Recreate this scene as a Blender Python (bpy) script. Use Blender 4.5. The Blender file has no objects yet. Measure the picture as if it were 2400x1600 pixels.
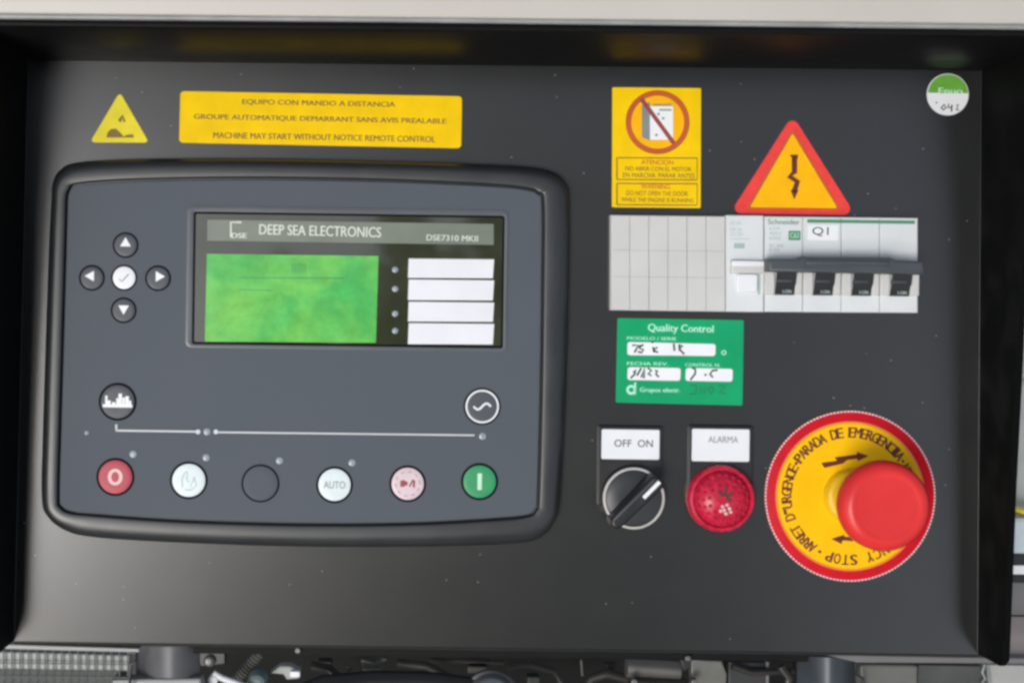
import bpy, bmesh, math, random
from mathutils import Vector, Matrix
random.seed(7)
R = math.radians
SC = bpy.context.scene
COL = SC.collection

# ------------------------------------------------------------------ frame of the panel
# Panel frame: x right, y into the panel, z up, origin where the lens looks square on the sheet.
# Lengths are written in fifths of a millimetre (UNIT metres each).
UNIT = 0.0002
PPX, PPY = 900.0, 760.0          # where the line of sight meets the sheet square on
DIST = 3280.0                    # lens to sheet
ROLL = R(0.8)
TILT = R(42)                     # the console leans back
CT, ST = math.cos(ROLL), math.sin(ROLL)
TM = Matrix.Translation((0, 0, 1.05)) @ Matrix.Rotation(-TILT, 4, 'X')

def at(px, py, h=0.0):
    """Measured position on the photograph -> (x, z) on the plane h in front of the sheet."""
    dx, dy = px - PPX, PPY - py
    k = (DIST - h) / DIST
    return ((dx * CT - dy * ST) * k, (dx * ST + dy * CT) * k)

def kk(h):
    return (DIST - h) / DIST

# ------------------------------------------------------------------ camera
cam_d = bpy.data.cameras.new('camera')
cam = bpy.data.objects.new('camera', cam_d)
COL.objects.link(cam)
cam_d.sensor_width = 36
cam_d.lens = 36 * DIST / 2400
cam_d.shift_x = (1200 - PPX) / 2400
cam_d.shift_y = -(800 - PPY) / 2400
cam_d.clip_start, cam_d.clip_end = 0.01, 500
mr = Matrix(((CT, -ST, 0), (0, 0, -1), (ST, CT, 0))).to_4x4()   # columns: right, up, backward
cam.matrix_world = TM @ Matrix.Translation((0, -DIST * UNIT, 0)) @ mr
SC.camera = cam

# ------------------------------------------------------------------ light
lp = Vector((-math.tan(R(21)), -1, -math.tan(R(14.5)))).normalized()
lw = (TM.to_3x3() @ lp).normalized()
world = bpy.data.worlds.new('World')
SC.world = world
world.use_nodes = True
wn = world.node_tree.nodes
sky = wn.new('ShaderNodeTexSky')
sky.sky_type = 'NISHITA'
sky.sun_disc = False
sky.sun_elevation = math.asin(lw.z)
sky.sun_rotation = math.atan2(lw.x, lw.y)
sky.air_density, sky.dust_density, sky.ozone_density = 1.0, 1.5, 1.5
bg = wn['Background']
bg.inputs['Strength'].default_value = 0.125
hsv = wn.new('ShaderNodeHueSaturation')      # thin overcast: the blue of the whole sky is muted
hsv.inputs['Saturation'].default_value = 0.5
world.node_tree.links.new(sky.outputs[0], hsv.inputs['Color'])
world.node_tree.links.new(hsv.outputs[0], bg.inputs['Color'])
sun_d = bpy.data.lights.new('sun', 'SUN')
sun_d.energy = 1.15
sun_d.angle = R(20)
sun_d.color = (1.0, 0.985, 0.965)
sun = bpy.data.objects.new('sun', sun_d)
COL.objects.link(sun)
sun.location = lw * 20
sun.rotation_euler = (-lw).to_track_quat('-Z', 'Y').to_euler()
SC.view_settings.view_transform = 'Standard'
SC.view_settings.look = 'None'
SC.view_settings.exposure = 0.42
SC.view_settings.gamma = 1
SC.cycles.filter_width = 2.9

# ------------------------------------------------------------------ materials
def lin(c):
    def f(v):
        v /= 255.0
        return v / 12.92 if v <= 0.04045 else ((v + 0.055) / 1.055) ** 2.4
    return tuple(f(v) for v in c)

def mat(name, rgb, rough=0.5, metal=0.0, vary=0.08, scale=60.0, bump=0.0, bscale=900.0, ior=1.5, rvary=0.06,
        specks=0.0, coat=0.0, trans=0.0):
    """Principled surface with uneven colour and gloss and an optional fine grain. rgb is linear."""
    m = bpy.data.materials.new(name)
    m.use_nodes = True
    nt = m.node_tree
    n, l = nt.nodes, nt.links
    b = n['Principled BSDF']
    b.inputs['Metallic'].default_value = metal
    b.inputs['IOR'].default_value = ior
    b.inputs['Coat Weight'].default_value = coat
    b.inputs['Coat Roughness'].default_value = 0.08
    b.inputs['Transmission Weight'].default_value = trans
    tc = n.new('ShaderNodeTexCoord')
    ns = n.new('ShaderNodeTexNoise')
    ns.inputs['Scale'].default_value = scale
    ns.inputs['Detail'].default_value = 6
    l.new(tc.outputs['Object'], ns.inputs['Vector'])
    mr_ = n.new('ShaderNodeMapRange')
    mr_.inputs['From Min'].default_value, mr_.inputs['From Max'].default_value = 0.3, 0.7
    mr_.inputs['To Min'].default_value, mr_.inputs['To Max'].default_value = 1 - vary, 1 + vary
    l.new(ns.outputs['Fac'], mr_.inputs['Value'])
    mx = n.new('ShaderNodeMix')
    mx.data_type = 'RGBA'
    mx.blend_type = 'MULTIPLY'
    mx.inputs[0].default_value = 1
    mx.inputs[6].default_value = (*rgb, 1)
    l.new(mr_.outputs[0], mx.inputs[7])
    colour = mx.outputs[2]
    mr2 = n.new('ShaderNodeMapRange')
    mr2.inputs['From Min'].default_value, mr2.inputs['From Max'].default_value = 0.3, 0.7
    mr2.inputs['To Min'].default_value = max(0.02, rough - rvary)
    mr2.inputs['To Max'].default_value = min(1, rough + rvary)
    l.new(ns.outputs['Fac'], mr2.inputs['Value'])
    l.new(mr2.outputs[0], b.inputs['Roughness'])
    if specks:
        vo = n.new('ShaderNodeTexVoronoi')
        vo.inputs['Scale'].default_value = 150
        l.new(tc.outputs['Object'], vo.inputs['Vector'])
        lt = n.new('ShaderNodeMath')
        lt.operation = 'LESS_THAN'
        l.new(vo.outputs['Distance'], lt.inputs[0])
        lt.inputs[1].default_value = specks
        sep = n.new('ShaderNodeSeparateColor')
        l.new(vo.outputs['Color'], sep.inputs[0])
        gt = n.new('ShaderNodeMath')
        gt.operation = 'GREATER_THAN'
        l.new(sep.outputs[0], gt.inputs[0])
        gt.inputs[1].default_value = 0.62
        an = n.new('ShaderNodeMath')
        an.operation = 'MULTIPLY'
        l.new(lt.outputs[0], an.inputs[0])
        l.new(gt.outputs[0], an.inputs[1])
        lt = an
        mx2 = n.new('ShaderNodeMix')
        mx2.data_type = 'RGBA'
        l.new(lt.outputs[0], mx2.inputs[0])
        l.new(colour, mx2.inputs[6])
        mx2.inputs[7].default_value = (0.17, 0.17, 0.165, 1)
        colour = mx2.outputs[2]
    l.new(colour, b.inputs['Base Color'])
    if bump:
        nb = n.new('ShaderNodeTexNoise')
        nb.inputs['Scale'].default_value = bscale
        nb.inputs['Detail'].default_value = 3
        l.new(tc.outputs['Object'], nb.inputs['Vector'])
        bp = n.new('ShaderNodeBump')
        bp.inputs['Strength'].default_value = bump
        bp.inputs['Distance'].default_value = 0.0004
        l.new(nb.outputs['Fac'], bp.inputs['Height'])
        l.new(bp.outputs[0], b.inputs['Normal'])
    return m

def smat(name, srgb, rough=0.4, gain=1.0, **k):
    return mat(name, tuple(v * gain for v in lin(srgb)), rough, **k)

PAINT = mat('black_powder_coat', (0.006, 0.0068, 0.0068), 0.265, bump=0.04, bscale=2500, specks=0.055, vary=0.10, rvary=0.004, ior=1.84)
HOODM = mat('black_gloss_paint', (0.007, 0.007, 0.0075), 0.42, bump=0.03, vary=0.1, rvary=0.04, ior=1.17)
CHEEK = mat('black_side_paint', (0.004, 0.0045, 0.0045), 0.6, bump=0.05, vary=0.1, ior=1.12)
BEIGE = mat('beige_canopy_paint', (0.50, 0.47, 0.43), 0.45, vary=0.04, scale=12, bump=0.03)
EDGE = mat('grey_edge_trim', (0.30, 0.30, 0.29), 0.35, vary=0.15)
BEZEL = mat('charcoal_housing_plastic', (0.020, 0.022, 0.024), 0.36, bump=0.05, vary=0.08, rvary=0.03, ior=1.6)
FACE = mat('slate_overlay_film', (0.080, 0.093, 0.112), 0.6, bump=0.06, bscale=1800, vary=0.04, scale=25, ior=1.35)
BLACK = mat('black_print', (0.004, 0.004, 0.007), 0.7, vary=0.1, ior=1.2)
BLACKP = mat('black_plastic', (0.014, 0.014, 0.015), 0.38, vary=0.15)
DGREY = mat('dark_grey_plastic', (0.055, 0.065, 0.075), 0.42, vary=0.12)
WHITE = mat('white_print', (0.82, 0.84, 0.86), 0.45, vary=0.03)
WHITEP = mat('white_plastic', (0.78, 0.80, 0.83), 0.38, vary=0.03)
PALE = mat('pale_button_film', (0.70, 0.78, 0.80), 0.42, vary=0.05, scale=300)
PINK = mat('pink_button_film', (0.68, 0.53, 0.57), 0.42, vary=0.05, scale=300)
REDB = mat('red_button_film', (0.44, 0.050, 0.075), 0.5, vary=0.10, scale=300)
GREENB = mat('green_button_film', (0.020, 0.29, 0.105), 0.5, vary=0.08, scale=300)
PINKPRINT = mat('pale_pink_print', (0.75, 0.50, 0.48), 0.5)
PALEGREEN = mat('pale_green_print', (0.52, 0.78, 0.60), 0.5)
GREYPRINT = mat('grey_print', (0.22, 0.25, 0.25), 0.5)
LEDM = mat('clear_led_lens', (0.30, 0.34, 0.39), 0.25)
LENSFRAME = mat('dark_window_frame', (0.085, 0.095, 0.105), 0.35)
OLIVEREFL = mat('reflection_tinted_window', (0.040, 0.045, 0.026), 0.06, ior=2.0, vary=0.25, scale=55, rvary=0.02)  # olive of the mirrored foliage is put into the base of the dark glass
STRIP = mat('grey_window_print', (0.18, 0.205, 0.165), 0.20, ior=1.7, vary=0.12, scale=40, rvary=0.03)
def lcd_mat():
    """Green liquid crystal with mirrored light and dark patches painted into its colour."""
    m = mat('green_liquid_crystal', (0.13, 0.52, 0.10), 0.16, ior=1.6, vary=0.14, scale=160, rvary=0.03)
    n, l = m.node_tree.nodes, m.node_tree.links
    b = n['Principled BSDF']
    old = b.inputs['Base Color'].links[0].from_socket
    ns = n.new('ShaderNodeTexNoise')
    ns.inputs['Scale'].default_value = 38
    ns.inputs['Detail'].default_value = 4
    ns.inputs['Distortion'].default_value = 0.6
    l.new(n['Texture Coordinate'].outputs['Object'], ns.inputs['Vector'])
    rp = n.new('ShaderNodeValToRGB')  # ramp paints reflected light and dark into the green
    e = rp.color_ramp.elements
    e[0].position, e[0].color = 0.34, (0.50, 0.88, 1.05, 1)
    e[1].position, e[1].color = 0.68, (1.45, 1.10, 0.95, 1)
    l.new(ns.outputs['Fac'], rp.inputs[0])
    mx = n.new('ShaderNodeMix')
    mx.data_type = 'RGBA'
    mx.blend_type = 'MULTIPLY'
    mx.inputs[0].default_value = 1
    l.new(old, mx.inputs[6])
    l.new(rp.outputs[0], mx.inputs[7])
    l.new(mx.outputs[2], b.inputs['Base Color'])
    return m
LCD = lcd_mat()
LCDLINE = mat('liquid_crystal_segment', (0.05, 0.30, 0.10), 0.3)
CARD = mat('white_label_insert', (0.78, 0.78, 0.83), 0.35, vary=0.03)
YEL = mat('yellow_vinyl', (0.88, 0.57, 0.001), 0.5, vary=0.07, scale=90, ior=1.22)
YELP = mat('lemon_vinyl', (0.80, 0.68, 0.04), 0.5, vary=0.10, scale=110, ior=1.25)
YELW = mat('amber_vinyl', (0.94, 0.47, 0.004), 0.5, vary=0.08, scale=90, ior=1.22)
ORANGEP = mat('orange_red_print', (0.52, 0.095, 0.012), 0.45)
MAROON = mat('maroon_print', (0.30, 0.055, 0.06), 0.45)
REDV = mat('red_reflective_vinyl', (0.80, 0.060, 0.055), 0.45, vary=0.10, scale=200, ior=1.25)
REDR = mat('red_ring_vinyl', (0.58, 0.009, 0.022), 0.45, vary=0.08, scale=200, ior=1.22)
OCHRE = mat('dark_ochre_print', (0.20, 0.12, 0.01), 0.5)
BROWN = mat('brown_red_print', (0.13, 0.018, 0.006), 0.5)
GREENV = mat('green_vinyl', (0.006, 0.34, 0.135), 0.5, vary=0.08, scale=60, ior=1.25)
MINT = mat('mint_print', (0.42, 0.86, 0.66), 0.45)
DKGREEN = mat('dark_green_ink', (0.008, 0.13, 0.055), 0.5)
LEAFG = mat('leaf_green_vinyl', (0.13, 0.38, 0.045), 0.4, vary=0.12, scale=200)
INK = mat('black_marker_ink', (0.012, 0.014, 0.016), 0.5)
LGREY = mat('light_grey_plastic', (0.57, 0.57, 0.555), 0.42, vary=0.03, bump=0.03)
LGREY2 = mat('pale_grey_plastic', (0.66, 0.69, 0.70), 0.40, vary=0.03, bump=0.03)
BGREEN = mat('green_breaker_print', (0.07, 0.26, 0.14), 0.45)
TEALP = mat('teal_grey_print', (0.35, 0.45, 0.44), 0.45)
CHROME = mat('silver_ring', (0.62, 0.60, 0.57), 0.35, metal=0.1, vary=0.08)
LENSRED = mat('magenta_red_lens', (0.52, 0.016, 0.050), 0.27, vary=0.22, scale=320, rvary=0.06, ior=1.35)
MUSH = mat('red_button_plastic', (0.70, 0.030, 0.030), 0.34, vary=0.08, scale=60, ior=1.4)
MUSHD = mat('deep_red_plastic', (0.42, 0.030, 0.012), 0.42)
YELPL = mat('yellow_collar_plastic', (0.80, 0.50, 0.012), 0.4)
STEEL = mat('brushed_steel', (0.16, 0.155, 0.148), 0.45, metal=0.6, vary=0.18, scale=30, bump=0.1, bscale=300)
GALV = mat('galvanised_sheet', (0.25, 0.265, 0.26), 0.5, metal=0.25, vary=0.18, scale=35)
GREYSHEET = mat('grey_painted_sheet', (0.36, 0.36, 0.35), 0.5, vary=0.10, scale=30)
MIDGREY = mat('mid_grey_sheet', (0.155, 0.150, 0.150), 0.45, vary=0.10, scale=30)
MAUVE = mat('mauve_grey_sheet', (0.20, 0.175, 0.175), 0.5, vary=0.08, scale=30)
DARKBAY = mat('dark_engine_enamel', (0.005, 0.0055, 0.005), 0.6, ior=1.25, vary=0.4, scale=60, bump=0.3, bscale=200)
RUBBER = mat('black_rubber', (0.014, 0.016, 0.017), 0.5, vary=0.2, bump=0.05)
BLUEGREY = mat('blue_grey_casting', (0.05, 0.06, 0.073), 0.42, metal=0.2, vary=0.2)
TEALHOSE = mat('teal_grey_fitting', (0.13, 0.18, 0.18), 0.4, vary=0.15)
YELLOWC = mat('yellow_cable_sheath', (0.62, 0.56, 0.05), 0.4, vary=0.15, scale=200)
PALEBLUE = mat('pale_blue_plastic', (0.55, 0.62, 0.68), 0.35)

# ------------------------------------------------------------------ objects
ORIGIN = {}

def thing(name, label, cat, o, group=None):
    """An Empty at o = (x, h, z) of the panel frame; its parts hang under it."""
    e = bpy.data.objects.new(name, None)
    e.empty_display_size = 0.01
    COL.objects.link(e)
    v = Vector((o[0], -o[1], o[2]))
    e.matrix_world = TM @ Matrix.Translation(v * UNIT)
    e['label'] = label
    e['category'] = cat
    if group:
        e['group'] = group
    ORIGIN[e.name] = v
    return e

def finish(bm, mesh, material, smooth=38):
    bmesh.ops.recalc_face_normals(bm, faces=bm.faces) if smooth is not None else None
    if smooth is not None:
        if not any(f.smooth for f in bm.faces):
            for f in bm.faces:
                f.smooth = True
        for e in bm.edges:
            if len(e.link_faces) == 2 and e.calc_face_angle(0) > R(smooth):
                e.smooth = False
    bm.to_mesh(mesh)
    bm.free()
    mesh.materials.append(material)

def part(name, bm, material, parent, smooth=38, label=None, kind=None):
    """One mesh object under parent; bm is in panel-frame lengths (x, y, z)."""
    p = parent
    while p.name not in ORIGIN:
        p = p.parent
    o = ORIGIN[p.name]
    for v in bm.verts:
        v.co = (v.co - o) * UNIT
    me = bpy.data.meshes.new(name)
    finish(bm, me, material, smooth)
    ob = bpy.data.objects.new(name, me)
    COL.objects.link(ob)
    ob.parent = parent
    if label:
        ob['label'] = label
    if kind:
        ob['kind'] = kind
    return ob

def flat(name, bm, material, parent, label=None):
    return part(name, bm, material, parent, smooth=None, label=label)

def BM():
    return bmesh.new()

def P(x, z, h):
    return Vector((x, -h, z))

def inset(pts, d):
    """Offset a closed convex outline inwards by d."""
    n = len(pts)
    area = sum(pts[i][0] * pts[(i + 1) % n][1] - pts[(i + 1) % n][0] * pts[i][1] for i in range(n))
    s = 1 if area > 0 else -1
    out = []
    for i in range(n):
        a, b, c = Vector(pts[i - 1]), Vector(pts[i]), Vector(pts[(i + 1) % n])
        e1, e2 = (b - a), (c - b)
        if e1.length < 1e-6 or e2.length < 1e-6:
            out.append(tuple(b)); continue
        n1 = Vector((-e1.y, e1.x)).normalized() * s
        n2 = Vector((-e2.y, e2.x)).normalized() * s
        m = n1 + n2
        if m.length < 1e-6:
            out.append(tuple(b)); continue
        m.normalize()
        f = max(0.35, m.dot(n1))
        out.append(tuple(b + m * d / f))
    return out

def loft(bm, rings, cap_end=True, cap_start=False):
    """rings: list of (outline, h). Same point count in each."""
    vs = [[bm.verts.new(P(x, z, h)) for x, z in o] for o, h in rings]
    n = len(vs[0])
    for a, b in zip(vs, vs[1:]):
        for i in range(n):
            j = (i + 1) % n
            bm.faces.new((a[i], a[j], b[j], b[i])).smooth = True
    if cap_end:
        bm.faces.new(vs[-1])
    if cap_start:
        bm.faces.new(list(reversed(vs[0])))
    return bm

def prism(outline, h0, h1, bev=0.0, bm=None, seg=2):
    bm = bm or BM()
    rings = [(outline, h0)]
    if bev:
        for k in range(seg + 1):
            a = k / seg * math.pi / 2
            rings.append((inset(outline, bev * (1 - math.cos(a))) if k else outline, h1 - bev * (1 - math.sin(a))))
    else:
        rings.append((outline, h1))
    return loft(bm, rings)

def sheet(outline, h, bm=None):
    bm = bm or BM()
    bm.faces.new([bm.verts.new(P(x, z, h)) for x, z in outline])
    return bm

def circle(cx, cz, r, n=48, a0=0.0):
    return [(cx + r * math.cos(a0 + 2 * math.pi * i / n), cz + r * math.sin(a0 + 2 * math.pi * i / n)) for i in range(n)]

def roundpoly(corners, r, seg=4):
    """Convex polygon with rounded corners."""
    out = []
    n = len(corners)
    for i in range(n):
        a, b, c = Vector(corners[i - 1]), Vector(corners[i]), Vector(corners[(i + 1) % n])
        u, v = (a - b).normalized(), (c - b).normalized()
        ang = u.angle(v)
        d = r / math.tan(ang / 2)
        p, q = b + u * d, b + v * d
        cen = b + (u + v).normalized() * (r / math.sin(ang / 2))
        a1 = math.atan2(p.y - cen.y, p.x - cen.x)
        a2 = math.atan2(q.y - cen.y, q.x - cen.x)
        da = (a2 - a1 + math.pi) % (2 * math.pi) - math.pi
        for k in range(seg + 1):
            t = a1 + da * k / seg
            out.append((cen.x + r * math.cos(t), cen.y + r * math.sin(t)))
    return out

def rect(x0, x1, z0, z1):
    return [(x0, z0), (x1, z0), (x1, z1), (x0, z1)]

def prect(px0, py0, px1, py1, h=0.0):
    """Upright rectangle in the panel frame around the measured one."""
    c = at((px0 + px1) / 2, (py0 + py1) / 2, h)
    w, d = (px1 - px0) / 2 * kk(h), (py1 - py0) / 2 * kk(h)
    return rect(c[0] - w, c[0] + w, c[1] - d, c[1] + d)

def quad(pts, h=0.0):
    return [at(x, y, h) for x, y in pts]

def annulus(cx, cz, r0, r1, h, n=64, bm=None, h0=None):
    bm = bm or BM()
    rings = [(circle(cx, cz, r1, n), h0)] if h0 is not None else []
    rings += [(circle(cx, cz, r1, n), h), (circle(cx, cz, r0, n), h)]
    if h0 is not None:
        rings.append((circle(cx, cz, r0, n), h0))
    return loft(bm, rings, cap_end=False)

def lathe(cx, cz, prof, n=48, bm=None, cap=True):
    bm = bm or BM()
    return loft(bm, [(circle(cx, cz, max(r, 0.01), n), h) for r, h in prof], cap_end=cap)

def ribbon(pts, w, h, bm=None):
    """Flat strokes of width w along (x, z) points."""
    bm = bm or BM()
    n = len(pts)
    L, Rr = [], []
    for i in range(n):
        p = Vector(pts[i])
        d = Vector(pts[min(i + 1, n - 1)]) - Vector(pts[max(i - 1, 0)])
        d.normalize()
        m = Vector((-d.y, d.x)) * w / 2
        L.append(bm.verts.new(P(*(p + m), h)))
        Rr.append(bm.verts.new(P(*(p - m), h)))
    for i in range(n - 1):
        bm.faces.new((L[i], Rr[i], Rr[i + 1], L[i + 1]))
    return bm

def box(x0, x1, z0, z1, h0, h1, bev=2.0, bm=None):
    """Box with bevelled front, open back."""
    return prism(rect(x0, x1, z0, z1), h0, h1, bev, bm)

def tube(pts, r, n=12, bm=None, wave=0.0):
    """Round bar along (x, h, z) points."""
    bm = bm or BM()
    v = [Vector((x, -h, z)) for x, h, z in pts]
    rings = []
    up = Vector((0.13, 0.31, 0.94))
    for i, p in enumerate(v):
        d = (v[min(i + 1, len(v) - 1)] - v[max(i - 1, 0)]).normalized()
        a = d.cross(up).normalized()
        b = d.cross(a).normalized()
        rr = r * (1 + (wave if i % 2 else -wave))
        rings.append([bm.verts.new(p + (a * math.cos(t) + b * math.sin(t)) * rr) for t in [2 * math.pi * k / n for k in range(n)]])
    for q, s in zip(rings, rings[1:]):
        for i in range(n):
            j = (i + 1) % n
            bm.faces.new((q[i], q[j], s[j], s[i]))
    bm.faces.new(rings[0])
    bm.faces.new(rings[-1])
    return bm

_glyph = {}
def glyphs(s, weight=0.0):
    key = (s, weight)
    if key not in _glyph:
        cu = bpy.data.curves.new('lettering', 'FONT')
        cu.body = s
        cu.size = 1
        cu.offset = weight
        cu.resolution_u = 3
        ob = bpy.data.objects.new('lettering', cu)
        me = bpy.data.meshes.new_from_object(ob)
        _glyph[key] = ([tuple(v.co[:2]) for v in me.vertices], [tuple(p.vertices) for p in me.polygons])
        bpy.data.objects.remove(ob)
        bpy.data.curves.remove(cu)
        bpy.data.meshes.remove(me)
    return _glyph[key]

def text(s, cx, cz, w, hgt, h, bm=None, rot=0.0, weight=0.012, keep=False):
    """Lettering fitted to w by hgt round (cx, cz)."""
    bm = bm or BM()
    vs, fs = glyphs(s, 0.0)
    x0, x1 = min(v[0] for v in vs), max(v[0] for v in vs)
    y0, y1 = min(v[1] for v in vs), max(v[1] for v in vs)
    sy = hgt / (y1 - y0)
    sx = sy if keep else w / (x1 - x0)
    c, sn = math.cos(rot), math.sin(rot)
    for k, sh in enumerate((-weight, weight) if weight > 0.001 else (0.0,)):
        out = []
        for x, y in vs:
            a, b = (x + sh - (x0 + x1) / 2) * sx, (y - (y0 + y1) / 2) * sy
            out.append(bm.verts.new(P(cx + a * c - b * sn, cz + a * sn + b * c, h + 0.12 * k)))
        for f in fs:
            try:
                bm.faces.new([out[i] for i in f])
            except ValueError:
                pass
    return bm

def ptext(s, px0, py0, px1, py1, h, **k):
    c = at((px0 + px1) / 2, (py0 + py1) / 2, h)
    return text(s, c[0], c[1], (px1 - px0) * kk(h), (py1 - py0) * kk(h), h, **k)

def pr(pts, w, h, bm=None):
    return ribbon([at(x, y, h) for x, y in pts], w * kk(h), h, bm)

def smoothline(ctrl, per=10):
    """Closed Catmull-Rom line through ctrl."""
    n = len(ctrl)
    out = []
    for i in range(n):
        p0, p1, p2, p3 = (Vector(ctrl[(i + j - 1) % n]) for j in range(4))
        for k in range(per):
            t = k / per
            out.append(tuple(0.5 * ((2 * p1) + (p2 - p0) * t + (2 * p0 - 5 * p1 + 4 * p2 - p3) * t * t + (3 * p1 - p0 - 3 * p2 + p3) * t ** 3)))
    return out

def cast(line, c, ang):
    """Where the ray from c at angle ang meets the closed line."""
    d = Vector((math.cos(ang), math.sin(ang)))
    best = None
    n = len(line)
    for i in range(n):
        a, b = Vector(line[i]) - c, Vector(line[(i + 1) % n]) - c
        e = b - a
        den = d.x * e.y - d.y * e.x
        if abs(den) < 1e-9:
            continue
        t = (a.x * e.y - a.y * e.x) / den
        u = (a.x * d.y - a.y * d.x) / den
        if t > 0 and -1e-6 <= u <= 1 + 1e-6 and (best is None or t < best):
            best = t
    return tuple(c + d * best)

# ================================================================== SETTING
def world_mesh(name, verts, faces, material, kind, loc=(0, 0, 0)):
    me = bpy.data.meshes.new(name)
    me.from_pydata(verts, [], faces)
    me.materials.append(material)
    o = bpy.data.objects.new(name, me)
    COL.objects.link(o)
    o.location = loc
    o['kind'] = kind
    return o
CONC = mat('grey_concrete', (0.34, 0.33, 0.31), 0.8, vary=0.15, scale=2.0)
world_mesh('ground', [(-200, -200, 0), (200, -200, 0), (200, 200, 0), (-200, 200, 0)], [(0, 1, 2, 3)], CONC, 'structure')

# ================================================================== CONTROL PANEL (sheet metal)
# junctions of the sheet with cheeks and hood, measured
TL, TR, BL, BR = at(66, 143), at(2300, 166), at(33, 1500), at(2291, 1531)
HOOD = 380.0
panel = thing('control_panel', 'black powder coated sheet metal control panel with overhanging hood', 'control panel', (0, 0, BL[1]))

def lerp(a, b, t):
    return (a[0] + (b[0] - a[0]) * t, a[1] + (b[1] - a[1]) * t)

FR = 0.6    # bend radius at the sides
def sheet_plate():
    bm = BM()
    # grid over the flat sheet, bent forward at left, right and top, back at the bottom
    def off(u, v, du, dv, h):
        # u along width (0..1), v 0 bottom .. 1 top, du/dv inward shift
        a = lerp(BL, BR, u); b = lerp(TL, TR, u)
        p = lerp(a, b, v)
        return P(p[0] + du, p[1] + dv, h)
    # left bend: from cheek (du=0, h=FR) to sheet (du=FR, h=0)
    def bend(r, n=7):
        return [(r * (1 - math.cos(a)), r * (1 - math.sin(a))) for a in [k / (n - 1) * math.pi / 2 for k in range(n)]]
    left, right, head = bend(0.6), bend(0.6), bend(0.6)
    rows = [(0.0, -10.0, -60.0), (0.0, -10.0, -10.0), (0.0, -8.0, -4.0), (0.0, -4.0, -1.0), (0.0, 0.0, 0.0), (1.0, -0.6, 0.0)]
    rows += [(1.0, -d, h) for d, h in reversed(head[:-1])]
    grid = []
    for v, dv, hh in rows:
        row = []
        for du, h in left:
            row.append(bm.verts.new(off(0, v, du, dv, max(h, hh) if hh >= 0 else hh)))
        for du, h in reversed(right):
            row.append(bm.verts.new(off(1, v, -du, dv, max(h, hh) if hh >= 0 else hh)))
        grid.append(row)
    for a, b in zip(grid, grid[1:]):
        for i in range(len(a) - 1):
            bm.faces.new((a[i], a[i + 1], b[i + 1], b[i]))
    return bm
part('face_plate', sheet_plate(), PAINT, panel, smooth=50)

def cheek(top, bot, sgn, thick=14):
    """Side wall: front edge swells from the bottom to the hood."""
    prof = [(0.0, 118), (0.012, 138), (0.03, 141), (0.30, 168), (0.52, 198), (0.72, 222), (0.88, 290), (1.0, HOOD)]
    bm = BM()
    a, b = [], []
    for t, h in prof:
        p = lerp(bot, top, t)
        a.append((p[0], p[1], h)); b.append((p[0] + sgn * thick, p[1], h))
    ia = [bm.verts.new(P(x, z, FR)) for x, z, h in a]; fa = [bm.verts.new(P(x, z, h)) for x, z, h in a]
    fb = [bm.verts.new(P(x, z, h - 2)) for x, z, h in b]; ib = [bm.verts.new(P(x, z, -60)) for x, z, h in b]
    for i in range(len(prof) - 1):
        for q, s in ((ia, fa), (fa, fb), (fb, ib)):
            bm.faces.new((q[i], s[i], s[i + 1], q[i + 1]))
    bm.faces.new((ia[0], fa[0], fb[0], ib[0]))
    return bm
part('side_wall', cheek(TL, BL, -1), CHEEK, panel, label='left cheek of the black panel, cut off by the frame')
part('side_wall', cheek(TR, BR, 1), CHEEK, panel, label='right cheek of the black panel tapering downwards')

def hood():
    bm = BM()
    a, b = lerp(TL, TR, -0.2), lerp(TL, TR, 1.2)
    prof = [(0, FR), (0, HOOD - 8), (3, HOOD - 2), (8, HOOD), (14, HOOD - 3), (16, HOOD - 10), (16, FR)]
    A = [bm.verts.new(P(a[0], a[1] + d, h)) for d, h in prof]
    B = [bm.verts.new(P(b[0], b[1] + d, h)) for d, h in prof]
    for i in range(len(prof) - 1):
        bm.faces.new((A[i], B[i], B[i + 1], A[i + 1]))
    return bm
part('hood', hood(), HOODM, panel, label='glossy black underside of the hood along the top')

# beige canopy above the hood, with a rolled grey lower edge
ca, cb = lerp(TL, TR, -0.3), lerp(TL, TR, 1.3)
canopy = thing('canopy_sheet', 'beige painted canopy sheet above the black hood', 'canopy', (0, HOOD, ca[1] + 20))
def canopy_bm():
    bm = BM()
    prof = [(30, HOOD - 60), (26, HOOD - 12), (30, HOOD - 4), (40, HOOD), (120, HOOD + 2), (420, HOOD - 20), (900, HOOD - 300)]
    A = [bm.verts.new(P(ca[0], ca[1] + d, h)) for d, h in prof]
    B = [bm.verts.new(P(cb[0], cb[1] + d, h)) for d, h in prof]
    for i in range(len(prof) - 1):
        bm.faces.new((A[i], B[i], B[i + 1], A[i + 1]))
    return bm
part('sheet', canopy_bm(), BEIGE, canopy)
part('edge_seal', tube([(ca[0], HOOD - 9, ca[1] + 21), (0, HOOD - 9, (ca[1] + cb[1]) / 2 + 23), (cb[0], HOOD - 9, cb[1] + 21)], 5.5), EDGE, canopy)

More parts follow.
